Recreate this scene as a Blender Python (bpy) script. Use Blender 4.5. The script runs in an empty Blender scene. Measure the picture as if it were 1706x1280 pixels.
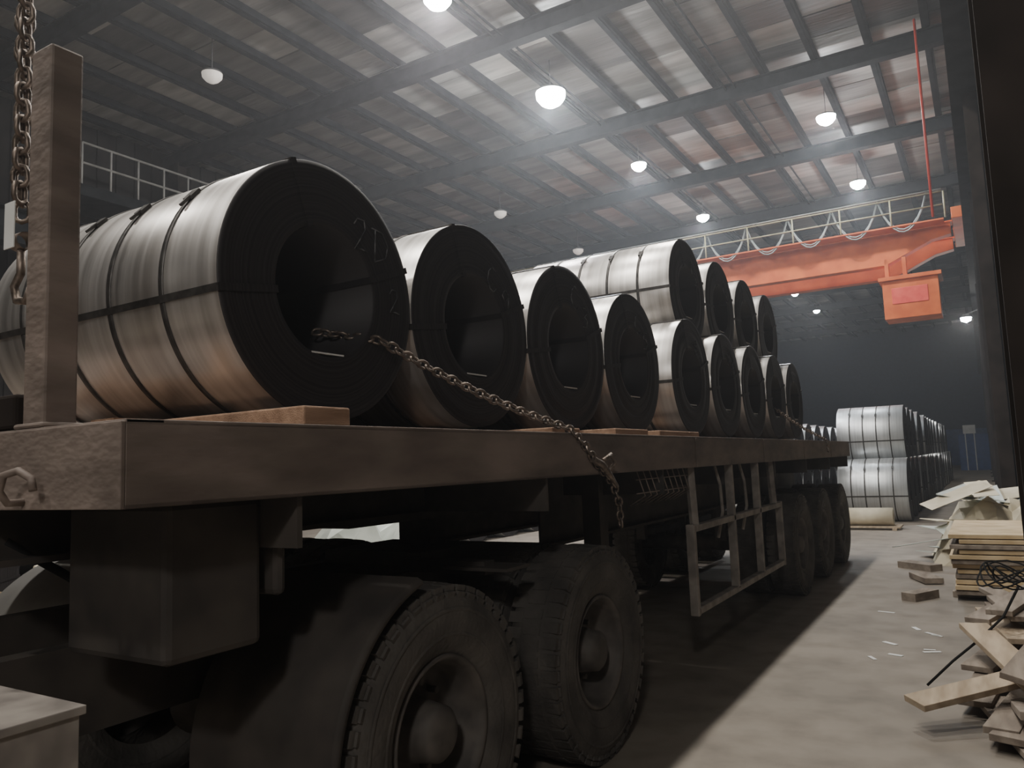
import bpy, bmesh, math, random
from mathutils import Matrix, Vector
random.seed(7)
D=bpy.data; C=bpy.context
# ------------------------------------------------------------------ helpers
def col_link(o): C.collection.objects.link(o)
def mat(name, c1, c2=None, rough=.6, metal=0., nscale=4., stretch=(1,1,1), bump=0., bscale=30., detail=2.5, spec=.5, rvar=0., lo=.35, hi=.65):
    m=D.materials.new(name); m.use_nodes=True; nt=m.node_tree; b=nt.nodes['Principled BSDF']
    b.inputs['Roughness'].default_value=rough; b.inputs['Metallic'].default_value=metal
    b.inputs['Specular IOR Level'].default_value=spec
    tc=nt.nodes.new('ShaderNodeTexCoord'); mp=nt.nodes.new('ShaderNodeMapping'); mp.inputs['Scale'].default_value=stretch
    nt.links.new(tc.outputs['Object'],mp.inputs['Vector'])
    n=nt.nodes.new('ShaderNodeTexNoise'); n.inputs['Scale'].default_value=nscale; n.inputs['Detail'].default_value=detail
    nt.links.new(mp.outputs[0],n.inputs['Vector'])
    r=nt.nodes.new('ShaderNodeValToRGB'); r.color_ramp.elements[0].position=lo; r.color_ramp.elements[1].position=hi
    r.color_ramp.elements[0].color=(*c1,1); r.color_ramp.elements[1].color=(*(c2 or c1),1)
    nt.links.new(n.outputs['Fac'],r.inputs[0]); nt.links.new(r.outputs[0],b.inputs['Base Color'])
    if rvar:
        mr=nt.nodes.new('ShaderNodeMapRange'); mr.inputs['To Min'].default_value=rough-rvar; mr.inputs['To Max'].default_value=rough+rvar
        nt.links.new(n.outputs['Fac'],mr.inputs['Value']); nt.links.new(mr.outputs[0],b.inputs['Roughness'])
    if bump:
        n2=nt.nodes.new('ShaderNodeTexNoise'); n2.inputs['Scale'].default_value=bscale; n2.inputs['Detail'].default_value=1.5
        nt.links.new(mp.outputs[0],n2.inputs['Vector'])
        bp=nt.nodes.new('ShaderNodeBump'); bp.inputs['Strength'].default_value=bump; bp.inputs['Distance'].default_value=.02
        nt.links.new(n2.outputs['Fac'],bp.inputs['Height']); nt.links.new(bp.outputs[0],b.inputs['Normal'])
    return m
def emis(name,c,s):
    m=D.materials.new(name); m.use_nodes=True; b=m.node_tree.nodes['Principled BSDF']
    b.inputs['Base Color'].default_value=(*c,1); b.inputs['Emission Color'].default_value=(*c,1); b.inputs['Emission Strength'].default_value=s
    return m
class MB:
    def __init__(s): s.v=[]; s.f=[]; s.m=[]; s.s=[]
    def face(s,idx,mi,sm=False): s.f.append(idx); s.m.append(mi); s.s.append(sm)
    def box(s,c,size,mi=0,rot=None,taper=None):
        n=len(s.v); hx,hy,hz=[a/2 for a in size]
        for x,y,z in ((-1,-1,-1),(1,-1,-1),(1,1,-1),(-1,1,-1),(-1,-1,1),(1,-1,1),(1,1,1),(-1,1,1)):
            p=Vector((x*hx,y*hy,z*hz))
            if rot is not None: p=rot@p
            s.v.append(p+Vector(c))
        for q in ((0,3,2,1),(4,5,6,7),(0,1,5,4),(1,2,6,5),(2,3,7,6),(3,0,4,7)): s.face([n+i for i in q],mi)
        return s
    def b2(s,x0,x1,y0,y1,z0,z1,mi=0): return s.box(((x0+x1)/2,(y0+y1)/2,(z0+z1)/2),(abs(x1-x0),abs(y1-y0),abs(z1-z0)),mi)
    def beam(s,p0,p1,w,h,mi=0):
        p0=Vector(p0);p1=Vector(p1);d=p1-p0; q=d.to_track_quat('Y','Z').to_matrix()
        return s.box((p0+p1)/2,(w,d.length,h),mi,q)
    def tube(s,pts,r,seg=8,mi=0,closed=False,caps=True):
        pts=[Vector(p) for p in pts]; n=len(pts); base=len(s.v); up=None
        for i,p in enumerate(pts):
            if closed: t=(pts[(i+1)%n]-pts[i-1]).normalized()
            else: t=(pts[min(i+1,n-1)]-pts[max(i-1,0)]).normalized()
            if up is None:
                up=Vector((0,0,1)) if abs(t.z)<.9 else Vector((1,0,0))
            a=(up-t*up.dot(t))
            if a.length<1e-5: a=t.orthogonal()
            a.normalize(); b=t.cross(a); up=a
            rr=r[i] if isinstance(r,(list,tuple)) else r
            for k in range(seg):
                w=2*math.pi*k/seg; s.v.append(p+a*math.cos(w)*rr+b*math.sin(w)*rr)
        for i in range(n if closed else n-1):
            for k in range(seg):
                k2=(k+1)%seg; i2=(i+1)%n
                s.face([base+i*seg+k,base+i*seg+k2,base+i2*seg+k2,base+i2*seg+k],mi,True)
        if caps and not closed:
            s.face([base+k for k in range(seg)][::-1],mi); s.face([base+(n-1)*seg+k for k in range(seg)],mi)
        return s
    def lathe(s,prof,c=(0,0,0),seg=64,mi=0,axis='X',closed=False,mis=None,smooth=True,a0=0,a1=2*math.pi):
        base=len(s.v); n=len(prof); full=abs(a1-a0-2*math.pi)<1e-6; ns=seg if full else seg+1
        for k in range(ns):
            w=a0+(a1-a0)*k/seg
            for a,r in prof:
                if axis=='X': p=(a,math.cos(w)*r,math.sin(w)*r)
                elif axis=='Z': p=(math.cos(w)*r,math.sin(w)*r,a)
                else: p=(math.sin(w)*r,a,math.cos(w)*r)
                s.v.append(Vector(p)+Vector(c))
        for k in range(seg):
            k2=(k+1)%ns if full else k+1
            for i in range(n if closed else n-1):
                i2=(i+1)%n
                s.face([base+k*n+i,base+k2*n+i,base+k2*n+i2,base+k*n+i2],(mis[i] if mis else mi),smooth)
        return s
    def obj(s,name,mats,parent=None,bevel=0,loc=(0,0,0)):
        me=D.meshes.new(name); me.from_pydata([tuple(v) for v in s.v],[],s.f)
        for m in mats: me.materials.append(m)
        me.polygons.foreach_set('material_index',s.m); me.polygons.foreach_set('use_smooth',s.s)
        bm=bmesh.new(); bm.from_mesh(me); bmesh.ops.recalc_face_normals(bm,faces=bm.faces); bm.to_mesh(me); bm.free()
        me.update()
        o=D.objects.new(name,me); col_link(o); o.location=loc
        if parent: o.parent=parent
        if bevel:
            b=o.modifiers.new('bevel','BEVEL'); b.width=bevel; b.segments=2; b.limit_method='ANGLE'
        return o
def empty(name,loc=(0,0,0)):
    e=D.objects.new(name,None); col_link(e); e.location=loc; e.empty_display_size=.2; return e
# ------------------------------------------------------------------ materials
M_rust=mat('rusty_painted_steel',(.095,.073,.060),(.235,.185,.155),rough=.65,nscale=3.2,stretch=(1,.6,2),bump=.2,bscale=25,rvar=.12,lo=.3,hi=.72,detail=4)
M_deck=mat('deck_plate',(.15,.12,.10),(.26,.21,.18),rough=.6,nscale=6,bump=.2)
M_chassis=mat('chassis_black',(.030,.025,.022),(.060,.050,.042),rough=.75,nscale=5)
M_tyre=mat('tyre_rubber',(.045,.040,.036),(.095,.085,.075),rough=.85,nscale=5,bump=.3,bscale=40)
M_rim=mat('wheel_rim_dusty',(.055,.048,.043),(.11,.095,.083),rough=.7,nscale=8)
M_guard=mat('guard_frame_paint',(.16,.14,.125),(.28,.25,.22),rough=.6,nscale=9)
M_strap=mat('steel_strap',(.05,.047,.045),(.10,.095,.09),rough=.45,metal=.7,nscale=20)
M_chain=mat('chain_steel',(.12,.095,.075),(.25,.20,.165),rough=.5,metal=.8,nscale=30)
M_chalk=mat('chalk_paint',(.03,.03,.032),(.15,.15,.155),rough=.9,nscale=22,lo=.42,hi=.62)
M_wood=mat('dunnage_wood',(.24,.14,.085),(.38,.24,.155),rough=.8,nscale=3,stretch=(8,1,8),bump=.2)
M_plank=mat('plank_wood',(.30,.23,.155),(.48,.385,.28),rough=.8,nscale=2.2,stretch=(6,1,6),bump=.15)
M_plank2=mat('plank_wood_grey',(.18,.145,.115),(.31,.26,.21),rough=.85,nscale=2.2,stretch=(6,1,6),bump=.15)
M_yellow=mat('yellow_board',(.45,.33,.18),(.60,.47,.29),rough=.7,nscale=5)
M_paper=mat('wrap_paper',(.48,.42,.30),(.66,.60,.46),rough=.75,nscale=3,bump=.2,bscale=8)
M_sheet=mat('scrap_sheet',(.36,.39,.35),(.54,.57,.52),rough=.55,metal=.2,nscale=3)
M_orange=mat('crane_orange',(.60,.105,.018),(.76,.165,.035),rough=.6,nscale=2,spec=.3)
M_red=mat('red_paint',(.75,.05,.03),(.85,.10,.06),rough=.5)
M_pipe=mat('rail_pale',(.42,.38,.22),(.55,.5,.32),rough=.5)
M_cable=mat('festoon_cable',(.28,.31,.29),(.42,.44,.42),rough=.6)
M_beam=mat('structure_dark',(.012,.014,.016),(.024,.026,.028),rough=.9,nscale=3,spec=.1)
M_beam2=mat('column_brown_dark',(.014,.011,.009),(.030,.023,.020),rough=.9,nscale=3,spec=.1)
M_railL=mat('railing_grey',(.30,.29,.27),(.4,.39,.37),rough=.6)
M_lampbody=mat('lamp_housing',(.12,.12,.12),(.18,.18,.18),rough=.6,metal=.2)
M_glow=emis('lamp_glass',(1,.985,.95),200)
M_glowdim=emis('lamp_glass_dim',(1,.93,.85),.4)
M_blue=mat('blue_wall_paint',(.012,.02,.05),(.018,.03,.07),rough=.7)
M_bluebright=mat('blue_panel',(.02,.06,.2),(.03,.08,.27),rough=.6)
M_white=mat('white_label_and_bore_light',(.6,.6,.58),(.7,.7,.68),rough=.6)
M_black=mat('black_band',(.015,.015,.015),(.02,.02,.02),rough=.9,spec=.1)
def coil_mat(name,c1,c2,rough,metal=.75):
    return mat(name,c1,c2,rough=rough,metal=metal,nscale=1.0,stretch=(26,1.2,1.2),detail=4,rvar=.07,lo=.3,hi=.7)
M_coil=coil_mat('rolled_steel_body',(.50,.475,.45),(.70,.675,.65),.37,.88)
M_coilf=coil_mat('galvanised_body',(.50,.52,.53),(.68,.70,.71),.42,.7)
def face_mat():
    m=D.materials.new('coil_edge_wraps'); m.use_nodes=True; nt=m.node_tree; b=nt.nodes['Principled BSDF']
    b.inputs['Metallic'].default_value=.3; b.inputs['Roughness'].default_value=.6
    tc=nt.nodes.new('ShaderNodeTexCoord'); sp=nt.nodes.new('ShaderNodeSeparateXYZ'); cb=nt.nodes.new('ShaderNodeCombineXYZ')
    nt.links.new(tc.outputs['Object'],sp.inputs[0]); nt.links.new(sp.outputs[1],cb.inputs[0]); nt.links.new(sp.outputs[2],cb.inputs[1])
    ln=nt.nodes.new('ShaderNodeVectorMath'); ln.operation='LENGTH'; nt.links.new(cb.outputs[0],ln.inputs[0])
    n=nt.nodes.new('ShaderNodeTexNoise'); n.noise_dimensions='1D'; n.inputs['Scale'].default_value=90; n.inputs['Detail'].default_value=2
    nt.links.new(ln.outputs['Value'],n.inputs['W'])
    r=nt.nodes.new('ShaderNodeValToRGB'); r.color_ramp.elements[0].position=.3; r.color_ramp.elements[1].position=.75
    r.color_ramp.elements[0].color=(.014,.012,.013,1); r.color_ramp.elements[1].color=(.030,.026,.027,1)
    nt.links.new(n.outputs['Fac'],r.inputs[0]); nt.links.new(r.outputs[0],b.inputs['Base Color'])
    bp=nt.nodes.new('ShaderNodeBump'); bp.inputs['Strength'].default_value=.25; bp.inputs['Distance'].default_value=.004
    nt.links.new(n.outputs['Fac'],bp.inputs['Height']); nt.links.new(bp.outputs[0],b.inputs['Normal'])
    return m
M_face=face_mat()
# ------------------------------------------------------------------ camera
cam=D.cameras.new('camera'); co=D.objects.new('camera',cam); col_link(co)
cam.sensor_width=36; cam.lens=1290/1706*36; cam.clip_end=300
M=Matrix.Rotation(math.radians(31.2),4,'Z')@Matrix.Rotation(math.radians(95.9),4,'X')@Matrix.Rotation(math.radians(-2.2),4,'Z')
M.translation=Vector((0,0,1.52)); co.matrix_world=M
C.scene.camera=co
# ------------------------------------------------------------------ room shell
XL,XR,YB,YF,ZC=-22.,1.6,-10.,75.,12.0
def floor_mat():
    m=D.materials.new('concrete_floor'); m.use_nodes=True; nt=m.node_tree; b=nt.nodes['Principled BSDF']
    b.inputs['Roughness'].default_value=.7
    tc=nt.nodes.new('ShaderNodeTexCoord')
    def noise(sc,d=6):
        n=nt.nodes.new('ShaderNodeTexNoise'); n.inputs['Scale'].default_value=sc; n.inputs['Detail'].default_value=d; nt.links.new(tc.outputs['Object'],n.inputs['Vector']); return n
    a=noise(.6,3); c=noise(3.5,5)
    r=nt.nodes.new('ShaderNodeValToRGB'); r.color_ramp.elements[0].position=.3; r.color_ramp.elements[1].position=.7
    r.color_ramp.elements[0].color=(.19,.165,.135,1); r.color_ramp.elements[1].color=(.28,.24,.195,1)
    nt.links.new(a.outputs['Fac'],r.inputs[0])
    r2=nt.nodes.new('ShaderNodeValToRGB'); r2.color_ramp.elements[0].position=.25; r2.color_ramp.elements[1].position=.6
    r2.color_ramp.elements[0].color=(.66,.65,.64,1); r2.color_ramp.elements[1].color=(1,1,1,1)
    nt.links.new(c.outputs['Fac'],r2.inputs[0])
    mx=nt.nodes.new('ShaderNodeMixRGB'); mx.blend_type='MULTIPLY'; mx.inputs[0].default_value=1
    nt.links.new(r.outputs[0],mx.inputs[1]); nt.links.new(r2.outputs[0],mx.inputs[2]); nt.links.new(mx.outputs[0],b.inputs['Base Color'])
    return m
MB().b2(XL-.2,XR+.2,YB-.2,YF+.2,-.2,0).obj('floor',[floor_mat()])
M_wall=mat('wall_cladding',(.020,.018,.017),(.035,.031,.029),rough=.9,nscale=1.5,spec=.1)
M_wallr=mat('wall_cladding_right',(.03,.027,.024),(.05,.044,.04),rough=.9,nscale=1.5,spec=.1)
def foil(nm,a,b): return mat(nm,a,b,rough=.5,nscale=.8,stretch=(.5,3,1),bump=.8,bscale=3)
M_c1=foil('roof_foil_a',(.12,.113,.10),(.25,.235,.215)); M_c2=foil('roof_foil_b',(.26,.25,.23),(.50,.48,.445)); M_c3=foil('roof_foil_c',(.05,.046,.042),(.11,.10,.092))
mb=MB(); rr=random.Random(11); x=XR
cuts=[XR]+[-.35-1.3*k for k in range(17)]+[XL]
for i in range(len(cuts)-1):
    y=YB+rr.uniform(0,1)
    while y<YF:
        L=rr.choice((1.1,2.2,3.0)); y2=min(y+L,YF); z=rr.uniform(-.02,.02)
        mb.b2(cuts[i+1],cuts[i]-.01,y,y2-.02,ZC+z,ZC+.08+z,rr.choice((0,0,0,1,1,2,2))); y=y2
mb.b2(XL,XR,YB,YF,ZC+.12,ZC+.2,2)
mb.obj('ceiling',[M_c1,M_c2,M_c3])
mb=MB(); mb.b2(XL-.2,XL,YB,YF,0,ZC+.1)
y=YB
while y<YF: mb.b2(XL,XL+.05,y,y+.15,3,ZC); y+=.6
mb.obj('wall_left',[M_wall])
mb=MB(); mb.b2(XR,XR+.2,YB,YF,0,ZC+.1); y=YB
while y<YF: mb.b2(XR-.05,XR,y,y+.15,0,ZC); y+=.6
mb.obj('wall_right',[M_wallr])
MB().b2(XL,XR,YB-.2,YB,0,ZC+.1).obj('wall_back',[M_wall])
mb=MB(); mb.b2(XL,XR,YF,YF+.2,0,ZC+.1,0); mb.b2(XL,XR,YF-.06,YF,0,3.0,1)
mb.obj('wall_far',[M_blue,M_bluebright])
RY=[-3+6*k-6 for k in range(14)]
mb=MB()
for y in RY:
    for z in (ZC-.62,ZC-.2): mb.b2(XL,XR,y-.14,y+.14,z-.03,z)
    mb.b2(XL,XR,y-.015,y+.015,ZC-.62,ZC-.2)
mb.obj('roof_rafter',[M_beam])
mb=MB(); x=-.35
while x>XL:
    mb.b2(x-.06,x+.06,YB,YF,ZC-.2,ZC-.02); mb.b2(x-.12,x,YB,YF,ZC-.215,ZC-.2)
    x-=1.3
for xx in (-5.1,-5.35,-9.0,-9.2): mb.tube([(xx,YB,ZC-.3),(xx,YF,ZC-.3)],.03,6)
mb.obj('roof_purlin',[M_beam])
def hcol(mb,x,y,z0,z1,w=.45,d=.5,mi=0):
    mb.b2(x-w/2,x+w/2,y-d/2,y-d/2+.03,z0,z1,mi); mb.b2(x-w/2,x+w/2,y+d/2-.03,y+d/2,z0,z1,mi); mb.b2(x-.015,x+.015,y-d/2,y+d/2,z0,z1,mi)
    mb.b2(x-w/2-.08,x+w/2+.08,y-d/2-.08,y+d/2+.08,z0,z0+.04,mi)
for i,y in enumerate([2.7]+[15+6*k for k in range(10)]):
    mb=MB(); hcol(mb,.285 if i==0 else .37,y,0,ZC-.65,w=.42,d=.45); mb.obj('steel_column',[M_beam2])
for y in RY:
    mb=MB(); hcol(mb,XL+.9,y,0,ZC-.65); mb.obj('steel_column',[M_beam2])
mb=MB()
mb.b2(-.02,.5,YB+.5,YF-.5,8.15,8.19); mb.b2(-.02,.5,YB+.5,YF-.5,7.45,7.49); mb.b2(.22,.26,YB+.5,YF-.5,7.49,8.15); mb.b2(.2,.28,YB+.5,YF-.5,8.19,8.27)
mb.obj('crane_runway_beam',[M_beam])
mb=MB(); x=XL+2.2
mb.b2(x-.25,x+.25,YB+.5,YF-.5,8.15,8.19); mb.b2(x-.25,x+.25,YB+.5,YF-.5,7.3,7.34); mb.b2(x-.02,x+.02,YB+.5,YF-.5,7.34,8.15)
for yy in RY: mb.b2(XL+.9,x,yy-.2,yy+.2,6.7,7.3)
mb.obj('crane_runway_beam',[M_beam])
mb=MB(); mb.b2(XL+.05,XL+2.3,11,YF-.5,9.25,9.3,0); mb.b2(XL+2.24,XL+2.3,11,YF-.5,9.0,9.3,0); y=11.1; xr=XL+2.25
while y<YF-.6:
    mb.tube([(xr,y,9.3),(xr,y,10.45)],.03,6,1); y+=.8
for z in (9.9,10.45): mb.tube([(xr,11.1,z),(xr,YF-.6,z)],.035,6,1)
mb.obj('wall_walkway',[M_beam,M_railL])
# ------------------------------------------------------------------ lamps
def lamp(x,y,z=11.05,power=2500,on=True,c=(1,.95,.87),g=.2,spill=.13):
    mb=MB(); mb.lathe([(0,g+.05),(.05,g+.03),(.10,.12),(.14,.06),(.14,.0)],seg=24,axis='Z',mi=0)
    mb.lathe([(.01,g+.04),(-g*.4,g+.03),(-g*.8,g*.8),(-g*1.05,g*.4),(-g*1.1,.0)],seg=24,axis='Z',mi=1)
    mb.tube([(0,0,.13),(0,0,ZC-.05-z)],.010,6)
    o=mb.obj('highbay_lamp',[M_lampbody,M_glow if on else M_glowdim],loc=(x,y,z))
    if on:
        l=D.lights.new('beam','SPOT'); l.energy=power; l.color=c; l.shadow_soft_size=.2; l.spot_size=math.radians(150); l.spot_blend=.5
        lo=D.objects.new('beam',l); col_link(lo); lo.parent=o; lo.location=(0,0,-.3)
        if spill:
            l=D.lights.new('spill','POINT'); l.energy=power*spill; l.color=c; l.shadow_soft_size=.15
            lo=D.objects.new('spill',l); col_link(lo); lo.parent=o; lo.location=(0,0,-.4)
lamp(-3.1,-5.,power=700,spill=0)
lamp(-3.1,.5,power=1250,spill=0)
lamp(-3.1,5.6,power=1000,spill=0); lamp(-3.1,11.3,power=1100,spill=.08)
for y in (23.,29.5): lamp(-3.1,y,power=950,c=(.84,.92,1),g=.22)
lamp(-8.75,12.1,power=1100,c=(1,.93,.95),g=.25,spill=.2)
lamp(-8.85,17.1,power=3000,c=(.86,.94,1),g=.34,spill=.2)
for y in (23.1,29.8): lamp(-8.85,y,power=850,c=(.80,.90,1))
for y in (-1.,5.5): lamp(-8.85,y,power=500,c=(1,.93,.84),spill=0)
for y in (48.,55.): lamp(-9.0,y,power=50,c=(.7,.85,1),g=.16,spill=0)
for y in (11.5,24.4,31.): lamp(-15.,y,on=False)
mb=MB(); mb.lathe([(0,.2),(.15,.1),(.15,0)],seg=20,axis='Z'); mb.lathe([(0,.19),(-.12,.17),(-.2,0)],seg=20,axis='Z',mi=1); mb.beam((0,0,.12),(.5,0,.3),.04,.04)
o=mb.obj('wall_or_fill_lamp',[M_lampbody,M_glow],loc=(-.25,35.3,6.6))
l=D.lights.new('bulb','POINT'); l.energy=100; l.color=(1,.95,.85); l.shadow_soft_size=.15; lo=D.objects.new('bulb',l); col_link(lo); lo.parent=o; lo.location=(0,0,-.35)
mb=MB(); mb.lathe([(0,.3),(.15,.12),(.15,0)],seg=20,axis='Z'); mb.lathe([(0,.28),(-.12,.2),(-.2,0)],seg=20,axis='Z',mi=1); mb.beam((0,0,.12),(.4,0,.12),.04,.04)
o=mb.obj('wall_or_fill_lamp',[M_lampbody,M_glow],loc=(1.15,-3.2,4.6))  # unseen fill lamp, added behind the camera to lift shadows on the truck
l=D.lights.new('bulb','POINT'); l.energy=75; l.color=(1,.88,.75); l.shadow_soft_size=.4; lo=D.objects.new('bulb',l); col_link(lo); lo.parent=o; lo.location=(0,0,-.65)
# ------------------------------------------------------------------ coils
def chalk(mb,strokes,cx,cy,sc,x,mi):
    for st in strokes:
        mb.tube([(x,cx+u*sc,cy+v*sc) for u,v in st],.003,5,mi)
G={'2':[[(0,.8),(.15,1),(.45,1),(.5,.7),(.3,.4),(0,0),(.3,.05),(.6,0)]],
   'D':[[(0,0),(.05,1)],[(-.1,1),(.35,.95),(.6,.6),(.5,.2),(0,0)]],
   'C':[[(.6,.85),(.35,1),(.1,.8),(0,.45),(.15,.1),(.4,0),(.6,.15)]],
   '5':[[(.55,1),(.1,1),(.05,.6),(.35,.62),(.55,.35),(.4,.05),(0,.05)]],
   '3':[[(0,.95),(.4,1),(.5,.75),(.2,.55),(.5,.4),(.45,.05),(0,.05)]],
   '8':[[(.3,.5),(.05,.75),(.3,1),(.5,.75),(.3,.5),(.02,.2),(.3,0),(.55,.2),(.3,.5)]],
   '9':[[(.5,.7),(.25,.5),(.05,.75),(.25,1),(.5,.85),(.5,.5),(.4,0)]],
   '1':[[(.1,.8),(.3,1),(.3,0)]]}
def coil_mesh(name,R,r,L,rings,body,txt=None,seg=96,angs=(200,20,110),seed=0):
    rnd=random.Random(seed); mb=MB()
    prof=[(-L/2,R-.003),(-L/2+.004,R),(L/2-.004,R),(L/2,R-.003)]; mis=[1,0,1]
    for k in range(1,12):
        prof.append((L/2+rnd.uniform(-.004,.004),R-(R-r)*k/12)); mis.append(1)
    prof.append((L/2-.001,r)); mis.append(1)
    prof.append((-L/2,r)); mis.append(2)
    for k in range(11,0,-1):
        prof.append((-L/2+rnd.uniform(-.004,.004),R-(R-r)*k/12)); mis.append(1)
    mis.append(1); mis=mis[:len(prof)]
    mb.lathe(prof,seg=seg,closed=True,mis=mis)
    for f in rings:
        xx=L/2-f*L
        mb.lathe([(xx-.012,R-.001),(xx-.012,R+.004),(xx+.012,R+.004),(xx+.012,R-.001)],seg=seg,mi=3,smooth=True)
        for a in (135,):
            w=math.radians(a+rnd.uniform(-4,4)); q=Matrix.Rotation(w,3,'X')
            mb.box(q@Vector((xx,R+.008,0)),(.04,.012,.06),3,q); mb.box(q@Vector((xx+.012,R+.012,.05)),(.010,.010,.06),3,q)
    for a in angs:
        w=math.radians(a); q=Matrix.Rotation(w,3,'X')
        mb.box(q@Vector((0,R+.003,0)),(L+.012,.006,.026),3,q)
        for sx in (1,-1):
            mb.box(q@Vector((sx*(L/2+.006),(R+r)/2,0)),(.003,R-r+.008,.026),1,q)
        mb.box(q@Vector((0,r-.003,0)),(L+.012,.004,.026),1,q)
    if txt:
        for ch,cy,cz,sc in txt:
            chalk(mb,G[ch],cy,cz,sc,L/2+.005,4)
    mb.box((L/2-.05,0,-r+.012),(.10,.17,.006),5)  # white patch drawn in as light falling on the bore floor
    return mb.obj(name,[body,M_face,M_face,M_strap,M_chalk,M_white])
def dup(o,loc,rx=0):
    n=D.objects.new('steel_coil',o.data); col_link(n); n.location=loc; n.rotation_euler=(rx,0,0); return n
BZ=1.66; R0=.5; cz=BZ+.045+R0
XF=-2.1
texts=[[('2',.15,.2,.13),('D',.27,.17,.14),('2',.36,-.03,.1)],
 [('C',.12,.2,.13),('9',.25,.1,.13)],[('C',.05,.25,.15),('3',.2,.15,.13)],[('C',.05,.22,.15),('5',.2,.12,.13)],[('8',.1,.2,.13)],[('8',.05,.2,.13),('8',.2,.15,.12)],None,None,None]
cys=[2.13,3.14,4.15,5.16,6.45,7.5,8.55,9.6,10.65]
for i,yy in enumerate(cys):
    L=1.48 if i==0 else 1.35
    o=coil_mesh('steel_coil',R0,.254,L,(.2,.41,.62,.82) if i==0 else (.2,.4,.6,.8),M_coil,texts[i],seed=i,angs=(188,20,110))
    o.location=(XF-L/2,yy,cz)
for i in range(4):
    L=1.5
    o=coil_mesh('steel_coil',R0,.254,L,(.2,.4,.6,.8),M_coil,[('1',.1,.2,.13),('5',.2,.1,.12)] if i<2 else None,seed=i+20,angs=(183,20,110))
    o.location=(-2.26-L/2,6.975+1.05*i,cz+.853)
R1=.67
base=coil_mesh('steel_coil',R1,.254,1.35,(.2,.4,.6,.8),M_coilf,None,seg=64,seed=40,angs=(190,60,300)); base.location=(-1.45-.675,18.6,R1)
n=18
for k in range(1,n): dup(base,(-2.125+random.uniform(-.03,.03),18.6+k*1.35,R1),0)
for k in range(0,n-1): dup(base,(-2.19+random.uniform(-.03,.03),18.6+.675+k*1.35,R1+1.162),0)
small=coil_mesh('steel_coil',.6,.254,1.3,(.2,.4,.6,.8),M_coilf,None,seg=64,seed=41,angs=(190,60,300)); small.location=(-4.4,16.2,.6)
for k in range(1,12): dup(small,(-4.4,16.2+k*1.21,.6))
for k in range(0,11): dup(small,(-4.4,16.805+k*1.21,.6+1.037))
for k in range(0,2): dup(small,(-4.4,17.41+k*1.21,.6+2.073))
for k in range(2): dup(small,(-9.4,4.6+k*1.22,.6))
for k in range(4): dup(small,(-9.4,11.7+k*1.22,.6))
# ------------------------------------------------------------------ trailer
T=empty('flatbed_trailer')
X0,X1,Y0,Y1=-1.7,-4.2,1.07,12.2
mb=MB()
for x,s in ((X0,-1),(X1,1)):
    mb.b2(x,x+s*.012,Y0,Y1,1.45,1.655); mb.b2(x,x+s*.10,Y0,Y1,1.645,1.66); mb.b2(x,x+s*.10,Y0,Y1,1.45,1.462)
mb.b2(X1,X0,Y0-.012,Y0,1.45,1.655); mb.b2(X1,X0,Y0,Y0+.1,1.645,1.66); mb.b2(X1,X0,Y0,Y0+.1,1.45,1.462)
mb.b2(X1,X0,Y1,Y1+.012,1.45,1.655)
for yy in (5.2,7.1,8.9,10.6): mb.b2(X0,X0+.005,yy,yy+.04,1.452,1.65)
mb.obj('side_rail',[M_rust],T,bevel=.004)
mb=MB(); yy=Y0+.1
while yy<Y1-.05:
    y2=min(yy+.9,Y1); mb.b2(X1+.1,X0-.1,yy,y2-.006,1.648+random.uniform(0,.003),1.658); yy=y2
mb.obj('deck',[M_deck],T)
mb=MB()
for x in (-2.5,-3.4):
    mb.b2(x-.07,x+.07,Y0+.05,Y1-.05,1.43,1.45); mb.b2(x-.007,x+.007,Y0+.05,Y1-.05,1.30,1.43); mb.b2(x-.07,x+.07,Y0+.05,4.4,1.28,1.30)
    mb.b2(x-.07,x+.07,4.4,Y1-.05,.98,1.0); mb.b2(x-.007,x+.007,4.4,Y1-.05,1.0,1.30)
yy=Y0+.3
while yy<Y1: mb.b2(X1+.02,X0-.02,yy,yy+.06,1.46,1.6); yy+=.5
yy=Y0+.55
while yy<Y1:
    mb.b2(-2.43,X0-.03,yy,yy+.02,1.3,1.45); mb.b2(-3.47,X1+.03,yy,yy+.02,1.3,1.45); yy+=1.5
mb.b2(-3.45,-2.45,2.6,4.0,1.26,1.28)
for yc in (8.9,10.25,11.6):
    mb.tube([(-4.1,yc,.54),(-1.9,yc,.54)],.075,12)
    for x in (-2.5,-3.4):
        mb.b2(x-.05,x+.05,yc-.5,yc+.5,.66,.72); mb.b2(x-.05,x+.05,yc-.62,yc-.55,.62,.98)
mb.b2(-3.4,-2.5,7.7,7.78,1.0,1.3)
for x in (-2.2,-3.7):
    mb.b2(x-.06,x+.06,4.55,4.67,.55,1.46); mb.b2(x-.045,x+.045,4.565,4.655,.08,.6); mb.b2(x-.14,x+.14,4.48,4.74,0.0,.08)
mb.beam((-3.7,4.6,.9),(-2.2,4.6,.9),.05,.05)
mb.obj('chassis_frame',[M_chassis],T)
mb=MB()
mb.b2(-2.35,-1.88,1.30,1.62,1.02,1.45); mb.b2(-2.0,-1.86,1.66,1.70,1.15,1.45)
mb.obj('tool_box',[M_chassis],T,bevel=.02)
mb=MB()
mb.tube([(-2.12,Y0-.012,1.47),(-2.12,Y0-.05,1.47),(-2.11,Y0-.075,1.50),(-2.09,Y0-.075,1.54),(-2.05,Y0-.06,1.55),(-2.01,Y0-.05,1.53),(-2.00,Y0-.05,1.50)],.010,8)
mb.obj('rope_hook',[M_rust],T)
mb=MB(); gx=-1.74
def bar(a,b,w=.045,h=.06): mb.beam(a,b,h,w)
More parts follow.
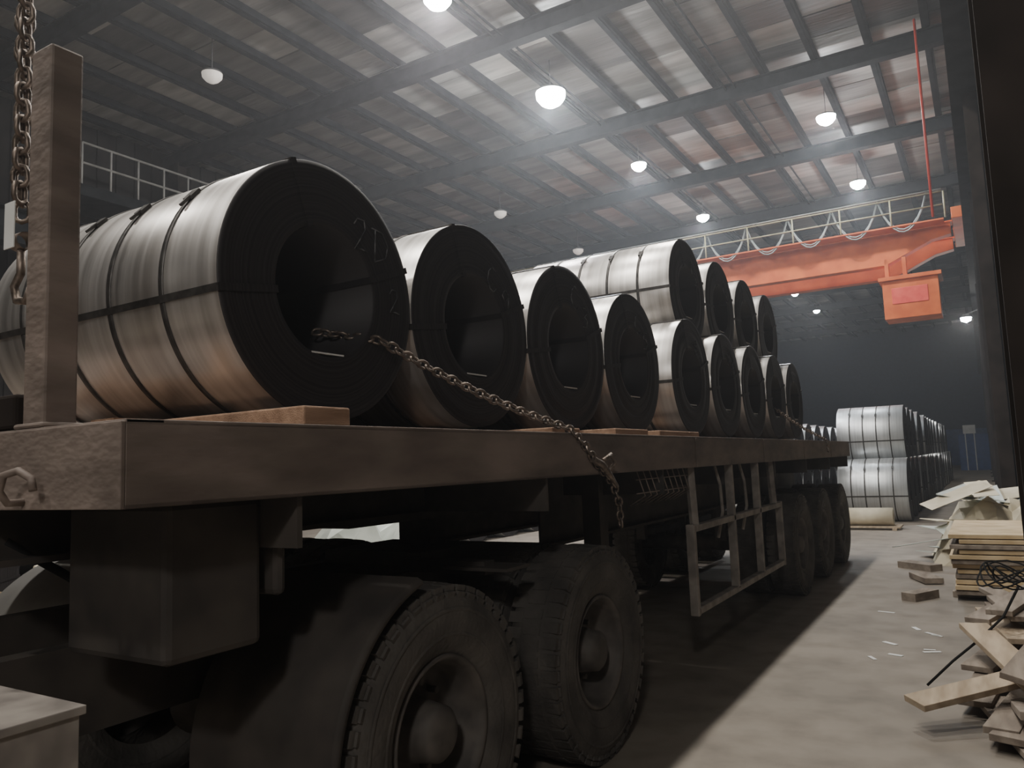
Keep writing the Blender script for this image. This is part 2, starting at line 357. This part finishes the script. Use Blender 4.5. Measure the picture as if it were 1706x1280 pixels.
bar((gx,5.12,1.04),(gx,7.7,1.04)); bar((gx,5.12,.50),(gx,7.7,.50))
bar((gx,5.12,.47),(gx,5.12,1.07)); bar((gx,7.7,.47),(gx,7.7,1.07))
for yy in (6.1,6.9): bar((gx,yy,.5),(gx,yy,1.45))
for yy in (5.2,7.5): mb.beam((gx,yy,1.04),(gx-.02,yy+.02,1.46),.05,.05)
for yy in (5.9,6.6):
    mb.tube([(gx-.05,yy,1.45),(gx-.03,yy+.05,1.3),(gx-.02,yy+.04,1.1),(gx-.06,yy+.02,.9)],.014,6)
mb.obj('side_guard',[M_guard],T,bevel=.006)
mb=MB()
for k in range(9):
    yy=4.25+k*.1; mb.tube([(-1.75,yy,1.45),(-1.76,yy+.14,1.3),(-1.87,yy+.16,1.24)],.004,5)
for z in (1.40,1.32): mb.tube([(-1.755,4.25,z),(-1.755,5.15,z)],.0035,5)
mb.obj('strap_basket',[M_rust],T)
def timber(name,x0,x1,y0,y1,z0,z1,parent=T):
    MB().b2(x0,x1,y0,y1,z0,z1).obj(name,[M_wood],parent,bevel=.006)
timber('dunnage_timber',-1.74,-3.6,1.66,1.86,1.66,1.72)
timber('dunnage_timber_b',-1.78,-2.08,4.05,4.55,1.66,1.70)
timber('dunnage_timber_c',-1.78,-2.08,4.75,5.55,1.66,1.70)
timber('dunnage_timber_d',-1.78,-2.05,3.3,3.6,1.66,1.69)
mb=MB()
for x in (-2.3,-3.2): mb.b2(x-.06,x+.06,Y0+.3,11.4,1.66,1.705)
mb.obj('coil_skid',[M_wood],T)
def post(x,nm):
    mb=MB(); y=1.13
    mb.b2(x-.052,x+.052,y-.045,y+.045,1.66,2.72,0); mb.b2(x-.07,x+.07,y-.06,y+.06,1.66,1.675)
    mb.obj(nm,[M_rust],T,bevel=.016)
post(-2.14,'stake_post'); post(-3.9,'stake_post_b')
mb=MB(); mb.b2(-4.1,-2.22,1.08,1.17,1.665,1.76); mb.obj('headboard_foot',[M_beam2],T,bevel=.01)
def tyre(mb,cx,cy,R=.54,sgn=1):
    s=sgn
    prof=[(-.105,.28),(-.14,.33),(-.155,.41),(-.148,.47),(-.132,.505),(-.115,.528),(-.04,.54),(.04,.54),(.115,.528),(.132,.505),(.148,.47),(.155,.41),(.14,.33),(.105,.28)]
    mb.lathe(prof,c=(cx,cy,R),seg=64,mi=0)
    for rr in (.36,.45):
        xx=.1525 if rr>.4 else .146
        mb.lathe([(s*xx,rr-.008),(s*(xx+.005),rr),(s*xx,rr+.008)],c=(cx,cy,R),seg=64,mi=0)
    n=46
    for k in range(n):
        w=2*math.pi*k/n
        for sx in (-1,1):
            q=Matrix.Rotation(w+(.0 if sx>0 else math.pi/n),3,'X')
            mb.box(q@Vector((sx*.098,.526,0))+Vector((cx,cy,R)),(.075,.022,.052),0,q)
            mb.box(q@Vector((sx*.131,.497,0))+Vector((cx,cy,R)),(.018,.034,.044),0,q@Matrix.Rotation(-sx*.3,3,'Z'))
        q=Matrix.Rotation(w+.03,3,'X'); mb.box(q@Vector((0,.536,0))+Vector((cx,cy,R)),(.09,.012,.05),0,q)
def rim(mb,cx,cy,R=.54):
    prof=[(-.10,.28),(.11,.285),(.122,.28),(.118,.268),(.09,.255),(-.03,.245),(-.055,.22),(-.05,.17),(-.045,.12),(.06,.105),(.10,.10),(.115,.085),(.13,.05),(.13,.0)]
    mb.lathe(prof,c=(cx,cy,R),seg=48,mi=1)
    for k in range(10):
        w=2*math.pi*k/10+.1
        p=Vector((cx-.055,cy+math.cos(w)*.17,R+math.sin(w)*.17)); mb.tube([p,p+Vector((.045,0,0))],.014,6,1)
    for k in range(5):
        w=2*math.pi*k/5; p=Vector((cx-.056,cy+math.cos(w)*.213,R+math.sin(w)*.213)); mb.tube([p,p+Vector((.012,0,0))],.022,10,1)
def axle(name,yc,parent,xo=-1.75):
    mb=MB()
    tyre(mb,xo-.155,yc); rim(mb,xo-.155,yc); tyre(mb,xo-.50,yc)
    mb.lathe([(.1,.28),(-.1,.28),(-.1,.1)],c=(xo-.5,yc,.54),seg=32,mi=1)
    xf=-4.15
    tyre(mb,xf+.155,yc,sgn=-1); tyre(mb,xf+.50,yc); mb.lathe([(.1,.28),(-.1,.28),(.0,.05),(0,0)],c=(xf+.155,yc,.54),seg=32,mi=1)
    mb.tube([(xf+.1,yc,.54),(xo-.3,yc,.54)],.09,12,1)
    mb.obj(name,[M_tyre,M_rim],parent)
for k,yc in enumerate((8.9,10.25,11.6)): axle('wheel_set_%d'%(k+1),yc,T)
# ------------------------------------------------------------------ tractor rear
S=empty('semi_truck')
for k,yc in enumerate((2.38,3.74)): axle('drive_wheel_set_%d'%(k+1),yc,S)
mb=MB()
for x in (-2.55,-3.35): mb.b2(x-.04,x+.04,-2.5,4.5,.72,1.0)
mb.b2(-3.35,-2.55,4.42,4.5,.72,1.0)
for yc in (2.38,3.74): mb.lathe([(-.2,0),(-.2,.18),(.2,.18),(.2,0)],c=(-2.95,yc,.54),seg=24)
for x in (-2.55,-3.35): mb.b2(x-.05,x+.05,2.0,4.1,.62,.70)
mb.b2(-3.3,-2.6,3.3,3.9,1.0,1.07); mb.b2(-3.08,-2.85,3.7,3.85,1.07,1.255)
mb.obj('tractor_chassis',[M_chassis],S)
def guard(yc,a0,a1,nm,x0,x1,m):
    mb=MB()
    mb.lathe([(x0,.60),(x1,.60),(x1+.02,.585),(x1+.02,.60),(x1,.612),(x0,.612)],c=(0,yc,.54),seg=24,a0=math.radians(a0),a1=math.radians(a1))
    mb.obj(nm,[m],S)
guard(2.38,105,185,'mudguard_near',-2.42,-1.77,M_chassis); guard(2.38,75,185,'mudguard_far',-4.13,-3.48,M_railL)  # far guard painted paler to stand for light from the far lamps
mb=MB(); mb.b2(-2.5,-2.0,3.0,3.08,1.02,1.08); mb.b2(-2.2,-1.85,2.95,3.15,1.045,1.06); mb.obj('mudguard_bracket',[M_chassis],S)
mb=MB(); mb.b2(-2.4,-1.78,.45,1.02,.55,1.0); mb.b2(-2.41,-1.77,.44,1.03,1.0,1.02); mb.b2(-1.775,-1.77,.5,.98,.72,.75)
mb.obj('battery_box',[M_guard],S,bevel=.02)
mb=MB(); mb.lathe([(-2.2,0),(-2.2,.3),(-.2,.3),(-.2,0)],c=(-2.05,.6,.62),seg=32,axis='Y'); mb.b2(-2.55,-1.9,-1.2,-1.15,.4,.95)
mb.obj('fuel_tank',[M_rim],S)
mb=MB()
mb.tube([(-2.5,1.2,1.35),(-2.52,1.5,1.15),(-2.55,1.9,1.05),(-2.7,2.3,1.1)],.014,8)
mb.obj('air_hose',[M_black],S)
# ------------------------------------------------------------------ chains
def chain(name,pts,link=.052,wire=.0065,wid=.017,parent=None,extra=None):
    P=[Vector(p) for p in pts]; segs=[(P[i+1]-P[i]).length for i in range(len(P)-1)]; tot=sum(segs)
    pitch=link-2*wire*1.0; n=int(tot/pitch); mb=MB()
    def at(d):
        for i,s in enumerate(segs):
            if d<=s or i==len(segs)-1: return P[i]+(P[i+1]-P[i])*(d/s)
            d-=s
    for k in range(n):
        a=at(k*pitch); b=at((k+1)*pitch); c=(a+b)/2; t=(b-a).normalized()
        q=t.to_track_quat('X','Z').to_matrix()@Matrix.Rotation(math.radians(45+90*(k%2)+random.uniform(-12,12)),3,'X')
        h=link/2-wid; loop=[]
        for j in range(5): w=-math.pi/2+math.pi*j/4; loop.append(Vector((h+math.cos(w)*(wid-wire*.2),math.sin(w)*wid,0)))
        for j in range(5): w=math.pi/2+math.pi*j/4; loop.append(Vector((-h+math.cos(w)*(wid-wire*.2),math.sin(w)*wid,0)))
        mb.tube([c+q@p for p in loop],wire,6,0,closed=True)
    if extra: extra(mb)
    return mb.obj(name,[M_chain],parent)
def sag(a,b,s,n=14):
    a=Vector(a);b=Vector(b); return [a.lerp(b,i/n)-Vector((0,0,s*4*(i/n)*(1-i/n))) for i in range(n+1)]
def binder(mb):
    mb.tube([(-1.68,3.52,1.53),(-1.67,3.60,1.50),(-1.67,3.68,1.45),(-1.67,3.78,1.38)],[.018,.022,.02,.012],8)
    mb.tube([(-1.67,3.62,1.52),(-1.66,3.70,1.55),(-1.66,3.74,1.50),(-1.67,3.68,1.46)],.012,6)
path=sag((-2.35,2.30,2.10),(-2.06,2.38,2.04),0,3)+sag((-2.06,2.38,2.04),(-1.70,3.32,1.68),.03)[1:]+[(-1.685,3.45,1.60),(-1.68,3.55,1.52),(-1.68,3.75,1.40)]+[(-1.68,3.82,1.30),(-1.68,3.83,1.15)]
chain('tie_down_chain',path,extra=binder)
path=sag((-2.08,9.4,2.05),(-1.70,10.3,1.68),.03)+[(-1.685,10.35,1.5)]
chain('tie_down_chain',path)
def hookx(mb):
    mb.tube([(-2.72,1.33,2.30),(-2.72,1.33,2.22),(-2.76,1.33,2.18),(-2.74,1.33,2.13),(-2.68,1.33,2.12),(-2.65,1.33,2.16)],.014,8)
    mb.lathe([(-.03,.03),(.03,.03)],c=(-2.72,1.33,2.33),seg=12)
chain('sling_chain',[(-2.74,1.33,4.4),(-2.74,1.33,3.3),(-2.72,1.33,2.35)],link=.075,wire=.009,wid=.024,extra=hookx)
chain('sling_chain',[(-2.66,1.30,4.4),(-2.67,1.30,3.3),(-2.70,1.31,2.45)],link=.075,wire=.009,wid=.024)
MB().box((-2.57,1.22,2.33),(.06,.004,.15)).obj('load_tag',[M_white],bevel=.001)
# ------------------------------------------------------------------ crane
K=empty('overhead_crane')
yc=28.0
mb=MB()
for y in (yc-1.1,yc+1.1):
    prof=[(-.35,8.35),(-.35,8.0),(-.9,7.9),(-2.2,7.3),(-18.,7.3),(-19.0,7.95),(-19.5,8.0),(-19.5,8.35)]
    n0=len(mb.v)
    for yy in (y-.2,y+.2):
        for a,b in prof: mb.v.append(Vector((a,yy,b)))
    k=len(prof)
    mb.face([n0+i for i in range(k)],0); mb.face([n0+k+i for i in range(k)][::-1],0)
    for i in range(k): mb.face([n0+i,n0+(i+1)%k,n0+k+(i+1)%k,n0+k+i],0)
    mb.b2(-19.5,-.3,y-.27,y+.27,8.35,8.39)
mb.obj('bridge_girder',[M_orange],K,bevel=.01)
mb=MB()
for x in (-.05,-19.6): mb.b2(x-.25,x+.1,yc-2.0,yc+2.0,8.28,8.62)
mb.obj('end_truck',[M_orange],K,bevel=.02)
mb=MB(); x=-19.3
mb.b2(-19.4,-.5,yc-2.0,yc-1.37,8.3,8.34,0)
while x<-.3:
    mb.tube([(x,yc-2.0,8.34),(x,yc-2.0,9.15)],.025,6,1); x+=1.45
for z in (8.75,9.15): mb.tube([(-19.4,yc-2.0,z),(-.5,yc-2.0,z)],.022,6,1)
mb.obj('walkway',[M_orange,M_pipe],K)
mb=MB(); mb.tube([(-12,yc-1.9,9.25),(-.5,yc-1.9,9.25)],.025,6)
for k in range(8):
    a=-.9-k*1.35
    for off in (0,.08):
        mb.tube([(a-1.35*i/10,yc-1.95,9.2-(1.0+off)*math.sin(math.pi*i/10)**.7) for i in range(11)],.022,6)
mb.obj('festoon_cable',[M_cable],K)
mb=MB(); mb.b2(-12.3,-10.3,yc-1.0,yc+1.0,8.42,8.9); mb.b2(-12.5,-10.1,yc-1.2,yc+1.2,8.39,8.46); mb.tube([(-12.2,yc,9.0),(-10.6,yc,9.0)],.25,16)
mb.obj('trolley',[M_orange],K,bevel=.02)
mb=MB(); mb.b2(-2.35,-.8,yc-1.5,yc-.4,5.55,6.75,0); mb.b2(-2.45,-.7,yc-1.6,yc-.3,6.75,6.87,0); mb.b2(-2.1,-1.1,yc-1.52,yc-1.5,6.0,6.5,1)
for x in (-2.2,-1.7): mb.b2(x-.06,x+.06,yc-1.3,yc-1.1,6.85,7.5,0)
mb.obj('operator_cab',[M_orange,M_red],K,bevel=.02)
MB().tube([(-.6,20.3,6.9),(-.6,20.3,ZC-.2)],.03,8).obj('red_conductor_pipe',[M_red])
# ------------------------------------------------------------------ debris along the right columns
rnd=random.Random(3)
def plank(mb,c,l,w,t,yaw,pitch=0,roll=0,mi=0):
    q=(Matrix.Rotation(yaw,3,'Z')@Matrix.Rotation(pitch,3,'X')@Matrix.Rotation(roll,3,'Y'))
    mb.box(c,(w,l,t),mi,q)
mb=MB()
for c,l,w,t,yaw,p,r,mi in [((.02,4.95,.04),1.0,.18,.035,.25,.02,0,1),((.10,5.05,.09),.9,.17,.035,-.3,.03,0,1),((-.10,5.15,.20),.95,.16,.035,-.85,.12,.1,0),
    ((.10,4.8,.18),.7,.18,.04,.05,-.2,0,1),((.22,4.9,.30),1.0,.17,.03,-.2,.3,0,1),
    ((.0,5.5,.28),1.2,.17,.035,.3,.1,0,0),((.2,5.5,.36),1.1,.18,.035,-.3,.15,.2,1),((.3,5.2,.42),1.2,.17,.035,.1,-.25,0,0),
    ((-.10,5.75,.10),1.1,.17,.035,-.15,.05,0,1),((-.02,6.3,.16),1.2,.18,.035,-.25,.03,0,1),((.0,6.6,.26),1.3,.18,.035,.15,-.03,0,0)]:
    plank(mb,c,l,w,t,yaw,p,r,mi)
for k in range(26):
    plank(mb,(rnd.uniform(.02,.7),rnd.uniform(5.4,7.6),.05+k*.020),rnd.uniform(.9,1.6),.16,.035,rnd.uniform(-.35,.35),rnd.uniform(-.05,.05),0,k%2)
mb.obj('scrap_plank_pile',[M_plank,M_plank2],bevel=.003)
mb=MB()
for k in range(12):
    mb.b2(-.36+rnd.uniform(-.06,.06),.7,9.0+rnd.uniform(-.1,.1),10.9+rnd.uniform(-.2,.2),.06+k*.05,.10+k*.05,0 if k%3 else 1)
for yy in (9.2,10.5): mb.b2(-.42,.65,yy,yy+.1,0,.06,1)
mb.obj('board_stack',[M_yellow,M_plank2],bevel=.004)
mb=MB()
for k in range(5):
    r=.13+.02*k; cx,cy,czz=.12,6.2,.66
    mb.tube([(cx+r*math.cos(a)*1.2,cy+r*math.sin(a),czz+.07*math.sin(a*2+k)) for a in [2*math.pi*i/24 for i in range(24)]],.006,5,closed=True)
mb.tube([(-.45,5.7,.02),(-.3,5.8,.16),(-.15,5.9,.28),(0,6.0,.42),(.1,6.1,.6)],.009,6)
mb.obj('steel_banding_scrap',[M_black])
def crumple(name,cx,cy,z,sx,sy,h,m,seed,parent=None):
    r=random.Random(seed); N=9; mb=MB()
    for i in range(N):
        for j in range(N):
            u=i/(N-1)-.5; v=j/(N-1)-.5
            hh=h*(1-(2*abs(u))**2*.8)*(1-(2*abs(v))**2*.8)*r.uniform(.55,1.05)
            if i in(0,N-1) or j in (0,N-1): hh=0
            mb.v.append(Vector((cx+u*sx+r.uniform(-.05,.05),cy+v*sy+r.uniform(-.08,.08),z+hh)))
    for i in range(N-1):
        for j in range(N-1): mb.face([i*N+j,(i+1)*N+j,(i+1)*N+j+1,i*N+j+1],0,False)
    return mb.obj(name,[m],parent)
H=empty('scrap_wrapping_heap')
crumple('paper_core',.0,12.6,0,1.5,2.0,.95,M_paper,5,H)
mb=MB()
for k in range(14):
    plank(mb,(rnd.uniform(-.4,.4),rnd.uniform(11.8,13.8),.5+.035*k),rnd.uniform(.8,1.4),rnd.uniform(.25,.5),.006,rnd.uniform(-1.2,1.2),rnd.uniform(-.35,.35),rnd.uniform(-.35,.35),k%2)
for k in range(10):
    plank(mb,(rnd.uniform(-.55,.3),rnd.uniform(11.8,14),.08+.04*k),rnd.uniform(.8,1.6),rnd.uniform(.3,.5),.01,rnd.uniform(-1.2,1.2),rnd.uniform(-.2,.2),rnd.uniform(-.2,.2),k%2)
mb.obj('loose_sheets',[M_sheet,M_paper],H)
crumple('paper_heap',.1,17.8,0,1.2,3,.6,M_sheet,8)
mb=MB()
for k in range(9):
    plank(mb,(rnd.uniform(-1.0,-.3),rnd.uniform(6.3,8.8),.003),rnd.uniform(.05,.16),rnd.uniform(.02,.04),.003,rnd.uniform(0,3),0,0,0)
mb.obj('paper_litter',[M_white])
mb=MB(); plank(mb,(-.85,11.2,.04),.5,.2,.08,.9,0,0,0); plank(mb,(-.7,9.0,.04),.4,.15,.08,-.5,0,0,0); plank(mb,(-.72,10.2,.04),.5,.2,.06,.4,0,0,0); mb.obj('wood_offcut',[M_plank2])
mb=MB(); mb.lathe([(-.42,.05),(-.42,.17),(.42,.17),(.42,.05)],seg=32,closed=True); mb.obj('paper_roll',[M_paper],loc=(-2.05,16.6,.24))
mb=MB()
for k in range(4): mb.b2(-2.6,-1.5,16.35+k*.15,16.45+k*.15,.04,.07)
for x in (-2.5,-1.6): mb.b2(x-.04,x+.04,16.3,16.95,0,.04)
mb.obj('wood_pallet',[M_plank])
mb=MB()
for k in range(30):
    plank(mb,(rnd.uniform(-8,-6.4),rnd.uniform(2.3,5.5),.05+rnd.uniform(0,.6)),rnd.uniform(.5,1.4),rnd.uniform(.1,.35),.02,rnd.uniform(0,3),rnd.uniform(-.5,.5),0,k%2)
mb.obj('scrap_plank_pile',[M_plank,M_paper])
crumple('paper_heap',-7.6,8.8,0,2.4,2.6,1.2,M_sheet,21)
mb=MB(); mb.b2(-1.5,1.4,58,58.3,0,2.3,0); mb.obj('blue_partition',[M_bluebright])
mb=MB(); mb.b2(-1.2,-.5,57.95,58.0,2.35,2.9)
for x in (-1.1,-.6): mb.b2(x-.03,x+.03,57.96,57.99,0,2.4)
mb.obj('notice_board',[M_white])
# ------------------------------------------------------------------ world with dusty air
w=D.worlds.new('world'); C.scene.world=w; w.use_nodes=True; nt=w.node_tree
nt.nodes['Background'].inputs[0].default_value=(.02,.022,.03,1); nt.nodes['Background'].inputs[1].default_value=.3
vs=nt.nodes.new('ShaderNodeVolumeScatter'); vs.inputs['Density'].default_value=.0036; vs.inputs['Anisotropy'].default_value=.6
vs.inputs['Color'].default_value=(.93,.95,1,1)
nt.links.new(vs.outputs[0],nt.nodes['World Output'].inputs['Volume'])
